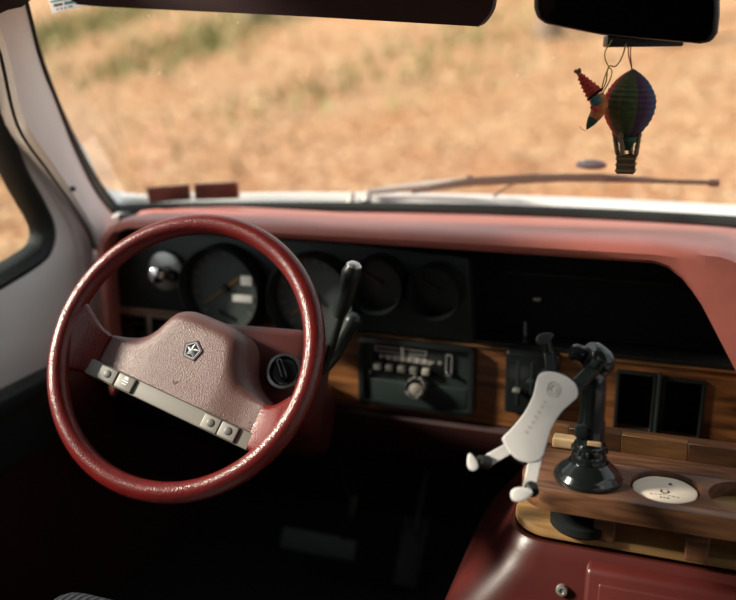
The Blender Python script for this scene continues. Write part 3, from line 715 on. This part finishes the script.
# butcher-block back strip made of glued pieces
x = -.155; k = 0
bs = part('back_strip', box((.13, 1.126, -.5095), (.57, .014, .024)), BLOCKB, tr)
while x < .40:
    w = (.045, .07, .085, .06)[k % 4]
    part('block', box((x+w/2, 1.114, -.5095), (w-.0006, .012, .027), bev=.0006, seg=1), BLOCKA if k % 2 == 0 else BLOCKB, bs)
    x += w; k += 1
pb = at(566, 441, z=-.492)
part('wood_block', box((pb.x, pb.y, -.4925), (.034, .020, .014), bev=.003), PALEWOOD, label='small pale wood block lying behind phone mount', cat='wood block')
part('dark_lid', lathe([(.036, -.016), (.040, -.012), (.040, -.002), (.034, 0), (0, 0)], Matrix.Translation((-.075, .99, -.5575)), 32), BLACK_MATT, label='black round lid under the tray, lying on plywood board', cat='lid')
# coaster
co = thing('coaster', (h1[0], h1[1], -.528), 'round cream coaster with a small printed horseshoe in tray hole', 'coaster')
cpts = [Vector((h1[0]+(.0372+.0006*math.sin(3*a)+.0004*math.sin(7*a))*math.cos(a), h1[1]+(.0372+.0006*math.sin(3*a)+.0004*math.sin(7*a))*math.sin(a), -.5188)) for a in [2*math.pi*k/48 for k in range(48)]]
part('disc', prism(cpts, (0, 0, .013), bev=.0015, seg=2), CREAM, co)
zc = -.5057
hs = [(h1[0]+.0045*math.cos(R(a)), h1[1]-.003+.0045*math.sin(R(a)), zc) for a in range(-225, 46, 15)]
part('horseshoe_print', tube(hs, .0009, 6), BROWN_PRINT, co)
part('hang_hole', lathe([(0, .0004), (.0024, .0004), (.0024, -.001)], Matrix.Translation((h1[0]+.006, h1[1]+.018, zc)), 16), SHROUD_RED, co)
for k in range(7): part('print_mark', box((h1[0]-.015+.005*k, h1[1]-.0115-.0006*abs(k-3), zc), (.0034, .0011, .0005)), BROWN_PRINT, co)
for k in range(3): part('print_mark', box((h1[0]-.004+.004*k, h1[1]-.0185, zc), (.0026, .0022, .0005)), BROWN_PRINT, co)

# ================================================================== PHONE MOUNT
MBx, MBy = -.071, .976
pm = thing('phone_mount', (MBx, MBy, -.5), 'black suction phone mount with white spider holder standing on the tray', 'phone mount')
Mb = Matrix.Translation((MBx, MBy, -.4998))
part('base', lathe([(0, 0), (.0405, 0), (.0415, .003), (.0400, .007), (.0375, .009), (.0370, .0105), (.034, .014), (.026, .021), (.0235, .024), (0, .024)], Mb, 48), BLACK_GLOSS, pm)
collar = part('collar', lathe([(.021, .022), (.0215, .030), (.0195, .034), (.0205, .036), (.0205, .043), (.0185, .047), (0, .047)], Mb, 32), BLACK_GLOSS, pm)
for k in range(12):
    a = k*math.pi/6
    part('collar_notch', box((.0205*math.cos(a), .0205*math.sin(a), .0395), (.003, .003, .007), Mb, bev=.0006, seg=1), TEALBLACK, collar)
neck = part('neck', lathe([(.0165, .045), (.0165, .075), (.0150, .078), (.0150, .118), (.0135, .135), (.011, .139), (0, .139)], Mb, 32), BLACK_GLOSS, pm)
part('brass_band', box((MBx+.006, MBy-.0162, -.4460), (.016, .003, .006), bev=.001), PALEWOOD, neck)
part('lock_lever', box((MBx-.010, MBy-.0155, -.432), (.014, .006, .016), bev=.002), TEALBLACK, neck)
top = Vector((MBx, MBy, -.361))
bj = at(600, 362, t=(top+Vector((0, 0, .0))).dot(CF))
part('ball_joint', lathe([(0, .019), (.010, .016), (.0165, .008), (.018, 0), (.0165, -.008), (.010, -.018), (0, -.020)], frame(bj, (.2, -.5, .8)), 28), BLACK_GLOSS, pm)
cl = part('clamp_collar', lathe([(.012, -.008), (.0165, -.008), (.0175, -.002), (.0175, .004), (.015, .009), (.012, .009)], frame(at(594, 357, t=bj.dot(CF)-.02), (-.75, -.45, .45)), 28), BLACK_GLOSS, pm)
kn = part('clamp_knob', lathe([(.0, .016), (.008, .016), (.0105, .012), (.0105, .002), (.0085, 0), (.0085, -.012)], frame(at(584, 355, t=bj.dot(CF)-.015), (-.9, -.25, .25)), 20), BLACK_GLOSS, pm)
TP = .955
plate_n = (-ray(538, 415)).normalized(); plate_n = (plate_n + Vector((.10, 0, .12))).normalized()
pc = at(538, 415, t=TP)
def onp(px, py, h=0.0):
    d = ray(px, py); t = (pc+plate_n*h).dot(plate_n)/d.dot(plate_n); return d*t
part('link_arm', tube([bj, at(590, 372, t=TP+.035), onp(572, 390, -.014), onp(555, 405, -.016)], [.010, .009, .009, .011], 12), BLACK_GLOSS, pm)
ppx = [(541, 373), (552, 371.5), (566, 376), (576, 384.5), (577.5, 396), (570, 404), (560, 414), (551, 430), (546, 447), (543, 456), (536, 462), (523, 462), (512, 455), (504, 443), (503, 437), (511, 429), (524, 413), (533, 396), (537, 380)]
sil = spline([onp(px, py) for px, py in ppx], 4)
bk = part('holder_back', prism([pc + (p-pc)*1.045 - plate_n*.003 for p in sil], -plate_n*.013, bev=.003, seg=2), BLACK, pm)
pl_ = part('holder_plate', prism(sil, -plate_n*.005, bev=.0016, seg=3), WHITE, pm, label='white waisted front plate')
Mp = frame(onp(553, 389, .0003), plate_n, CR)
part('ring_logo', tube([Mp @ Vector((.0072*math.cos(2*math.pi*k/28), .0085*math.sin(2*math.pi*k/28), 0)) for k in range(28)], .0005, 6, True), GREY_PRINT, pl_)
part('ring_logo', tube([Mp @ Vector((.0038*math.cos(2*math.pi*k/20), .0048*math.sin(2*math.pi*k/20), 0)) for k in range(20)], .0006, 6, True), GREY_PRINT, pl_)
for k in range(7):
    a = onp(545-3.1*k, 402+5*k, .0002); 
    part('print_mark', box((0, 0, 0), (.0024, .0036, .0004), frame(a, plate_n, onp(541, 409)-onp(544, 404))), GREY_PRINT, pl_)
def strip(a, b, w0, w1, h, m, name, par):
    A, B = onp(*a, h), onp(*b, h); d = (B-A).normalized(); s = d.cross(plate_n)
    return part(name, prism([A-s*w0, B-s*w1, B+s*w1, A+s*w0], -plate_n*.006, bev=.0007, seg=1), m, par)
def foot(px, py, w, l, m, par, ang, lift=.012):
    F = frame(onp(px, py, lift), plate_n, CR*math.cos(ang)+CU*math.sin(ang))
    pts = [Vector((l*math.cos(a), w*math.sin(a)*(1-.35*math.cos(a)), 0)) for a in [2*math.pi*k/20 for k in range(20)]]
    return part('grip_tip', prism([F @ p for p in pts], -plate_n*.005, bev=.0018, seg=3), m, par)
def pad_(a, b, m, par, r=.0065):
    return part('grip_post', tube([onp(*a, -.004), onp(*a, .004), onp(*b, .010)], [r, r, r*.8], 12), m, par)
l1 = strip((553, 378), (547, 344), .0055, .0050, -.005, TEALBLACK, 'leg', pm); pad_((547, 348), (546, 341), BLACK, l1); foot(545, 338, .0062, .0105, TEALBLACK, l1, R(25))
l2 = strip((570, 390), (598, 363), .0065, .0060, -.006, TEALBLACK, 'leg', pm); pad_((597, 364), (602, 358), BLACK, l2, .007); foot(601, 357, .0065, .010, BLACK_GLOSS, l2, R(-40))
l3 = strip((513, 446), (487, 461), .0066, .0066, -.001, WHITE, 'leg', pm); pad_((486, 462), (479, 461), BLACK, l3, .008); foot(472, 462, .0055, .0100, WHITE, l3, R(105), .016)
l4 = strip((536, 456), (529, 489), .0070, .0068, -.001, WHITE, 'leg', pm); pad_((531, 488), (534, 493), BLACK, l4, .008); foot(522, 494, .0075, .0125, WHITE, l4, R(12), .016)

# ================================================================== FOOTWELL
PEDAL = mat('pedal_rubber', (0.045, 0.06, 0.055), 0.5)
bp = thing('brake_pedal', at(318, 545, y=1.42), 'wide black ribbed brake pedal in the dark footwell', 'pedal')
c = at(318, 544, y=1.42); Mp_ = frame(c, (0, -.85, .53))
pad = part('pedal_pad', box((0, 0, 0), (.165, .046, .016), Mp_, bev=.006), PEDAL, bp)
for k in range(19): part('rib', box((-.072+.008*k, 0, .0085), (.0035, .038, .004), Mp_, bev=.001, seg=1), PEDAL, pad)
part('pedal_arm', tube([c + Vector((.05, .012, .01)), at(350, 515, y=1.43), at(353, 498, y=1.45), at(345, 470, y=1.52), at(340, 440, y=1.6)], .009, 8), BLACK, bp)
ap = thing('accelerator_pedal', at(405, 555, y=1.55), 'narrow dark accelerator pedal right of the brake pedal', 'pedal')
c = at(410, 552, y=1.52); Mp_ = frame(c, (0, -.8, .6))
pad = part('pedal_pad', box((0, 0, 0), (.055, .15, .012), Mp_, bev=.005), RUBBER, ap)
for k in range(8): part('rib', box((0, -.06+.017*k, .006), (.045, .004, .004), Mp_, bev=.001, seg=1), RUBBER, pad)
part('pedal_arm', tube([c + Vector((0, .02, .04)), c + Vector((0, .1, .12)), c + Vector((0, .22, .25))], .007, 8), BLACK, ap)

# driver's seat
st = thing('driver_seat', (-.48, .5, -1.08), 'driver seat in grey striped fabric below the steering wheel', 'seat')
tc_ = at(72, 575, z=-.67)
xs0 = tc_.x-.015; yf = tc_.y+.0
part('cushion', box((xs0+.225, yf-.335, -.735), (.45, .67, .13), bev=.045, seg=6), SEAT, st)
part('backrest', box((xs0+.225, yf-.73, -.44), (.45, .13, .56), bev=.045, seg=6, rot=('X', R(0))), SEAT, st)
part('seat_base', box((xs0+.225, yf-.33, -.945), (.34, .40, .27), bev=.01), BLACK, st)

# ================================================================== VISOR, MIRROR, ORNAMENTS
vb = [at(62, -6, y=1.10), at(75, 2, y=1.10), at(95, 6, y=1.10), at(280, 15, y=1.10), at(455, 25, y=1.10), at(476, 25.5, y=1.10), at(486, 18, y=1.10), at(493, 4, y=1.10), at(494, -20, y=1.10)]
vo = spline(vb, 4, False) + [Vector((vb[-1].x-.02, 1.10, .27)), Vector((vb[0].x, 1.10, .27))]
vi = thing('sun_visor', (-.5, 1.10, .27), 'dark maroon sun visor folded down across the windshield top', 'sun visor')
part('panel', prism(vo, (0, .02, 0), bev=.006, seg=3), VISOR, vi)
part('hinge_rod', tube([(vb[0].x, 1.11, .265), (vb[-1].x+.02, 1.11, .265), (vb[-1].x+.03, 1.12, .29)], .005, 8), BLACK, vi)
# white body corner outside the glass
def onglass(px, py, off=-.004):
    d = ray(px, py); t = 1.0
    for _ in range(500):
        p = d*t; v = (p.z+.296)/.575; hw = 0.972 - 0.19*v + 0.23*v*(0.66-v) if v < .7 else 0.8327 - 0.30*(v-.7)
        u = (p.x-XC)/hw; yg = 1.66-.22*u*u-.52*v
        if p.y >= yg+off: break
        t += .003
    return d*t
ci = spline([(67, 122, 0), (76, 142, 0), (86, 166, 0), (97, 181, 0), (112, 190, 0), (140, 194.5, 0), (190, 197, 0), (250, 198.5, 0)], 4, False)
co_ = spline([(58, 122, 0), (70, 148, 0), (80, 168, 0), (92, 192, 0), (106, 212, 0), (140, 212, 0), (190, 209, 0), (250, 206, 0)], 4, False)
rows = []
for p, q in zip(ci, co_):
    A, B = onglass(p.x, p.y, .10), onglass(q.x, q.y, .014)
    rows.append([B, B.lerp(A, .35) + Vector((0, .004, .004)), B.lerp(A, .8) + Vector((0, .003, .003)), A, A + Vector((-.01, .06, -.06))])
part('trim_3', loft(rows, closed_sec=False, caps=False), WHITE_PAINT, kind='structure', label='white rounded body corner outside the windshield')
PAPER = bpy.data.materials.new('thin_paper'); PAPER.use_nodes = True
_nt = PAPER.node_tree; _nt.nodes.clear(); _o = _nt.nodes.new('ShaderNodeOutputMaterial'); _d = _nt.nodes.new('ShaderNodeBsdfDiffuse'); _t = _nt.nodes.new('ShaderNodeBsdfTranslucent'); _m = _nt.nodes.new('ShaderNodeMixShader')
_d.inputs[0].default_value = (.85, .85, .82, 1); _t.inputs[0].default_value = (.85, .85, .82, 1)
_nt.links.new(_d.outputs[0], _m.inputs[1]); _nt.links.new(_t.outputs[0], _m.inputs[2]); _nt.links.new(_m.outputs[0], _o.inputs[0])
# corner sticker
stp = [at(47, -4, y=1.12), at(52.5, 13.5, y=1.12), at(88, 5.5, y=1.12), at(84, -10, y=1.12)]
ws = thing('windshield_sticker', stp[1], 'white and teal printed sticker in the top left windshield corner', 'sticker')
part('label', loft([[stp[0], stp[3]], [stp[1], stp[2]]], closed_sec=False, caps=False), PAPER, ws)
def lerp2(u, v): return (stp[0].lerp(stp[3], u)).lerp(stp[1].lerp(stp[2], u), v)
for u0, u1, v0, v1, m in ((.05, .85, .30, .40, TEALINK), (.1, .35, .52, .66, BROWN_PRINT), (.40, .9, .50, .68, TEALINK), (.15, .2, .80, .88, GREYDARK), (.26, .31, .80, .88, GREYDARK), (.37, .42, .80, .88, GREYDARK), (.48, .6, .80, .88, GREYDARK)):
    q = [lerp2(u0, v0), lerp2(u0, v1), lerp2(u1, v1), lerp2(u1, v0)]
    part('print', prism([p + Vector((0, -.0006, 0)) for p in q], (0, .0006, 0)), m, ws)
# pair of brown stickers low on the glass
for q, lab in (([(147, 189), (188, 185.5), (190, 200), (150, 203)], 'left of the two brown rectangular stickers low on windshield'), ([(195, 185), (236.5, 183), (238, 198.5), (196, 200)], 'right of the two brown rectangular stickers low on windshield')):
    P = [onglass(*p) for p in q]
    s = thing('brown_sticker', P[3], lab, 'sticker', 'brown stickers on the windshield')
    nrm = (P[1]-P[0]).cross(P[3]-P[0]).normalized()
    if nrm.y > 0: nrm = -nrm
    part('label', prism(P, -nrm*.003), STICKER_BROWN, s)
    cc_ = sum(P, Vector())/4
    part('border', prism([cc_+(p-cc_)*1.08 - nrm*.0031 for p in P], -nrm*.0006), STICKER_PALE, s)

mi = thing('rear_view_mirror', at(626, 20, t=1.15), 'black rear-view mirror hanging at the top right of windshield', 'mirror')
mt = 1.15
mpx = [(533, -20), (533, 8), (536, 18), (545, 24), (600, 35), (700, 44), (711, 42), (717, 33), (719, 15), (719, -22), (700, -32), (550, -28)]
mn = (-ray(626, 15)).normalized()
mn = (mn + Vector((-.15, 0, .0))).normalized(); mc = at(626, 12, t=mt)
def onm(px, py):
    d = ray(px, py); return d*(mc.dot(mn)/d.dot(mn))
mo = [onm(*p) for p in mpx]; mce = sum(mo, Vector())/len(mo)
part('housing', prism(mo, -mn*.028, bev=.006, seg=3), BLACK, mi)
part('glass', prism([mce+(p-mce)*.94 + mn*.0004 for p in mo], -mn*.002), MIRROR, mi)
part('mount_bracket', box(tuple(at(643, 41, t=1.19)), (.105, .03, .016), bev=.003, rot=('Z', R(18))), BLACK, mi)
part('stem', tube([at(640, 5, t=1.18), at(640, -10, t=1.25), onglass(640, -25)], .009, 10), BLACK, mi)

# crochet balloon
BT = 1.19
bc = at(629.5, 104, t=BT); sc = BT/FPX
ba = thing('balloon_ornament', at(626, 174, t=BT), 'dark crochet hot air balloon ornament with wicker basket hanging from mirror', 'ornament')
prof = [(0.5, 34), (4, 32), (9, 28.5), (15, 23), (20, 16), (23.5, 9), (25, 1), (24, -8), (21, -17), (16, -25), (11, -31), (8.5, -34)]
pf = spline([(r, h, 0) for r, h in prof], 3, False)
tilt = Matrix.Rotation(R(2), 4, 'Y')
env = part('gore_net', lathe([(p.x*sc*.97, p.y*sc) for p in pf], Matrix.Translation(bc) @ tilt, 24), YARN['green'], ba)
cols = ['red', 'olive', 'green', 'purple', 'blue', 'blue', 'purple', 'green', 'teal', 'orange']
camang = math.atan2(-bc.y, -bc.x)
NG = 10
for g in range(NG):
    bm = new(); S = 5; rowsv = []
    for i, p in enumerate(pf):
        r = p.x*sc*(1.0 + (.02 if i % 2 else -.012))
        row = []
        for k in range(S+1):
            f = k/S; a = camang - math.pi*.5 + 2*math.pi*(g+f)/NG; rr = r*(1+.03*math.sin(math.pi*f))
            row.append(bm.verts.new((rr*math.cos(a), rr*math.sin(a), p.y*sc)))
        rowsv.append(row)
    for a, b in zip(rowsv, rowsv[1:]):
        for k in range(S): bm.faces.new((a[k], a[k+1], b[k+1], b[k]))
    tf(bm, Matrix.Translation(bc) @ tilt)
    part('gore', bm, YARN[cols[g]], ba, smooth=20)
part('burner', lathe([(9*sc, 0), (9.5*sc, -4*sc), (6*sc, -8*sc), (4.5*sc, -13*sc), (0, -13*sc)], Matrix.Translation(at(627, 137, t=BT)), 16), YARN['darkgreen'], ba)
bk_c = at(626, 164, t=BT)
bas = part('basket', lathe([(0, -9*sc), (11.5*sc, -9*sc), (12.5*sc, -4*sc), (12*sc, 2*sc), (12.8*sc, 7*sc), (13.2*sc, 9*sc), (11*sc, 9*sc), (10.5*sc, -5*sc), (0, -5*sc)], Matrix.Translation(bk_c) @ Matrix.Rotation(R(45), 4, 'Z'), 4), BASKETM, ba)
for k in range(3):
    q = circ(bk_c + Vector((0, 0, (-6+6*k)*sc)), 12.9*sc, 4); part('weave_band', tube([Vector(bk_c) + Matrix.Rotation(R(45), 3, 'Z') @ (p-bk_c) for p in q], 1.1*sc, 6, True), ROPE, bas)
for dx, dy in ((-1, -1), (1, -1), (1, 1), (-1, 1)):
    a = math.radians(math.degrees(math.atan2(dy, dx)) + 25)
    v = Vector((math.cos(a), math.sin(a), 0))
    p0 = bc + v*13.5*sc + Vector((-.001, 0, -27.5*sc)); p1 = bk_c + v*9.5*sc + Vector((0, 0, 9*sc))
    rp = part('rope', tube([p0.lerp(p1, k/8) for k in range(9)], [sc*(2.6 if k % 2 else 2.1) for k in range(9)], 8), ROPE, ba)
part('string', tube([bc + Vector((0, 0, 33*sc)), at(630.5, 55, t=BT), at(631, 40, t=BT)], .0008, 6), CORD_R, ba)
part('string', tube([bc + Vector((0, 0, 33*sc)), at(628.5, 55, t=BT), at(628, 40, t=BT)], .0008, 6), CORD_R, ba)

# elf ornament
ET = 1.17; es = ET/FPX
ef = thing('elf_ornament', at(589, 128, t=ET), 'small crochet gnome with red pointed hat hanging left of balloon', 'ornament')
E_ = lambda px, py, dt=0.0: at(px, py, t=ET+dt)
hat = part('hat', tube([E_(579.5, 74), E_(582, 78), E_(585, 82), E_(588, 86), E_(591, 89.5), E_(594.5, 94)], [2.2*es, 3.6*es, 4.8*es, 6.0*es, 7.0*es, 8.4*es], 14), YARN['red'], ef)
for i, (px, py, r) in enumerate(((581.5, 77.5, 3.6), (584, 80.8, 4.7), (586.6, 84.2, 5.7), (589.2, 87.3, 6.7), (592, 91, 7.6))):
    a, b = E_(579.5, 74), E_(594.5, 94); dd = (b-a).normalized(); Fm = frame(E_(px, py), dd)
    part('hat_ridge', tube([Fm @ Vector((r*es*math.cos(2*math.pi*k/16), r*es*math.sin(2*math.pi*k/16), 0)) for k in range(16)], .9*es, 6, True), YARN['red'], hat)
Fm = frame(E_(595, 94.5), dd)
part('hat_band', tube([Fm @ Vector((8.3*es*math.cos(2*math.pi*k/18), 8.3*es*math.sin(2*math.pi*k/18), 0)) for k in range(18)], 1.3*es, 6, True), BLACK_MATT, hat)
for k in range(9):
    d = Vector((random.uniform(-1, 1), random.uniform(-1, 1), random.uniform(-.6, 1))).normalized()
    part('tassel', tube([E_(578.5, 73), E_(577.5, 71)+d*3.2*es], [1.1*es, 1.5*es], 6), YARN['brown'], hat)
part('body', tube([E_(596, 96), E_(598.5, 101), E_(599.5, 106), E_(598, 111), E_(595.5, 115.5), E_(592.5, 119.5)], [7.8*es, 8.6*es, 8.4*es, 7.4*es, 6.2*es, 5.2*es], 14), YARN['orange'], ef)
part('leg', tube([E_(593, 119), E_(590.5, 123), E_(588.5, 126), E_(587, 129)], [5.4*es, 4.2*es, 2.6*es, 1.0*es], 12), YARN['darkgreen'], ef)
part('face', lathe([(0, 2.2*es), (3*es, 1.8*es), (5*es, .6*es), (5.6*es, -1.5*es)], frame(E_(596.5, 101, -.010), -ray(596, 101)), 18), YARN['teal'], ef, label='teal round face patch')
part('scarf', tube([E_(591.5, 107, -.004), E_(597, 109.5, -.011), E_(603, 107, -.006)], 2.0*es, 8), YARN['red'], ef)
part('wire', tube([E_(588, 128), E_(585, 131), E_(582, 129), E_(579.5, 126.5)], .0005, 5), STICKER_PALE, ef)
part('cord', tube(spline([E_(601, 92), E_(606, 82), E_(607.5, 70), E_(610, 66), E_(616, 66), E_(622, 57), E_(626, 44)], 5, False), .0010, 6), CORD_Y, ef)
part('cord', tube(spline([E_(609, 67), E_(605.5, 60), E_(605, 52), E_(609, 45), E_(612, 40)], 5, False), .0009, 6), CORD_Y, ef)
part('cord', tube(spline([E_(601, 92), E_(605, 76), E_(609, 68), E_(612, 72), E_(609, 82), E_(603, 92)], 5, False), .0009, 6), CORD_Y, ef)

# ================================================================== WIPER
wi = thing('windshield_wiper', onglass(350, 192, .03), 'brown windshield wiper lying along the bottom of the glass', 'wiper')
G = lambda px, py, o=.03: onglass(px, py, o)
part('pivot', lathe([(0, .006), (.007, .005), (.010, 0), (.010, -.02)], frame(G(368, 193, .04), (0, .5, .8)), 16), WIPER_GREY, wi)
part('pivot_nut', lathe([(0, .005), (.005, .004), (.007, 0), (.007, -.02)], frame(G(352, 194, .04), (0, .5, .8)), 12), WIPER_GREY, wi)
part('arm', tube([G(370, 192, .05), G(395, 189, .06), G(430, 184.5, .06), G(468, 180, .055)], [.006, .0078, .0072, .0045], 10), WIPER_GREY, wi)
part('clip', box(tuple(G(470, 181, .05)), (.012, .012, .022), bev=.003), WIPER, wi)
part('blade_bridge', tube([G(430, 186), G(470, 180), G(530, 177), G(600, 176), G(660, 180)], [.003, .005, .0055, .005, .003], 8), WIPER, wi)
part('blade', tube([G(412, 192, .02), G(470, 184, .02), G(560, 179.5, .02), G(640, 180.5, .02), G(719, 183, .02)], .0042, 8), WIPER, wi)
part('end_cap', box(tuple(G(714, 183, .02)), (.018, .010, .012), bev=.002), RUBBER, wi)
part('hose', tube(spline([G(520, 181, .03), G(512, 184, .04), G(502, 190, .05), G(494, 197, .05)], 4, False), .0022, 6), WIPER, wi)
gc = G(591, 164, .02)
part('glass_pad', tf(lathe([(0, .006), (.6, .005), (.9, .002), (1, -.004)], None, 28), frame(gc, (0, -.74, .67)) @ Matrix.Diagonal((.028, .0095, 1, 1))), GREYOVAL, label='small grey oval pad on the glass just above wiper', cat='pad')
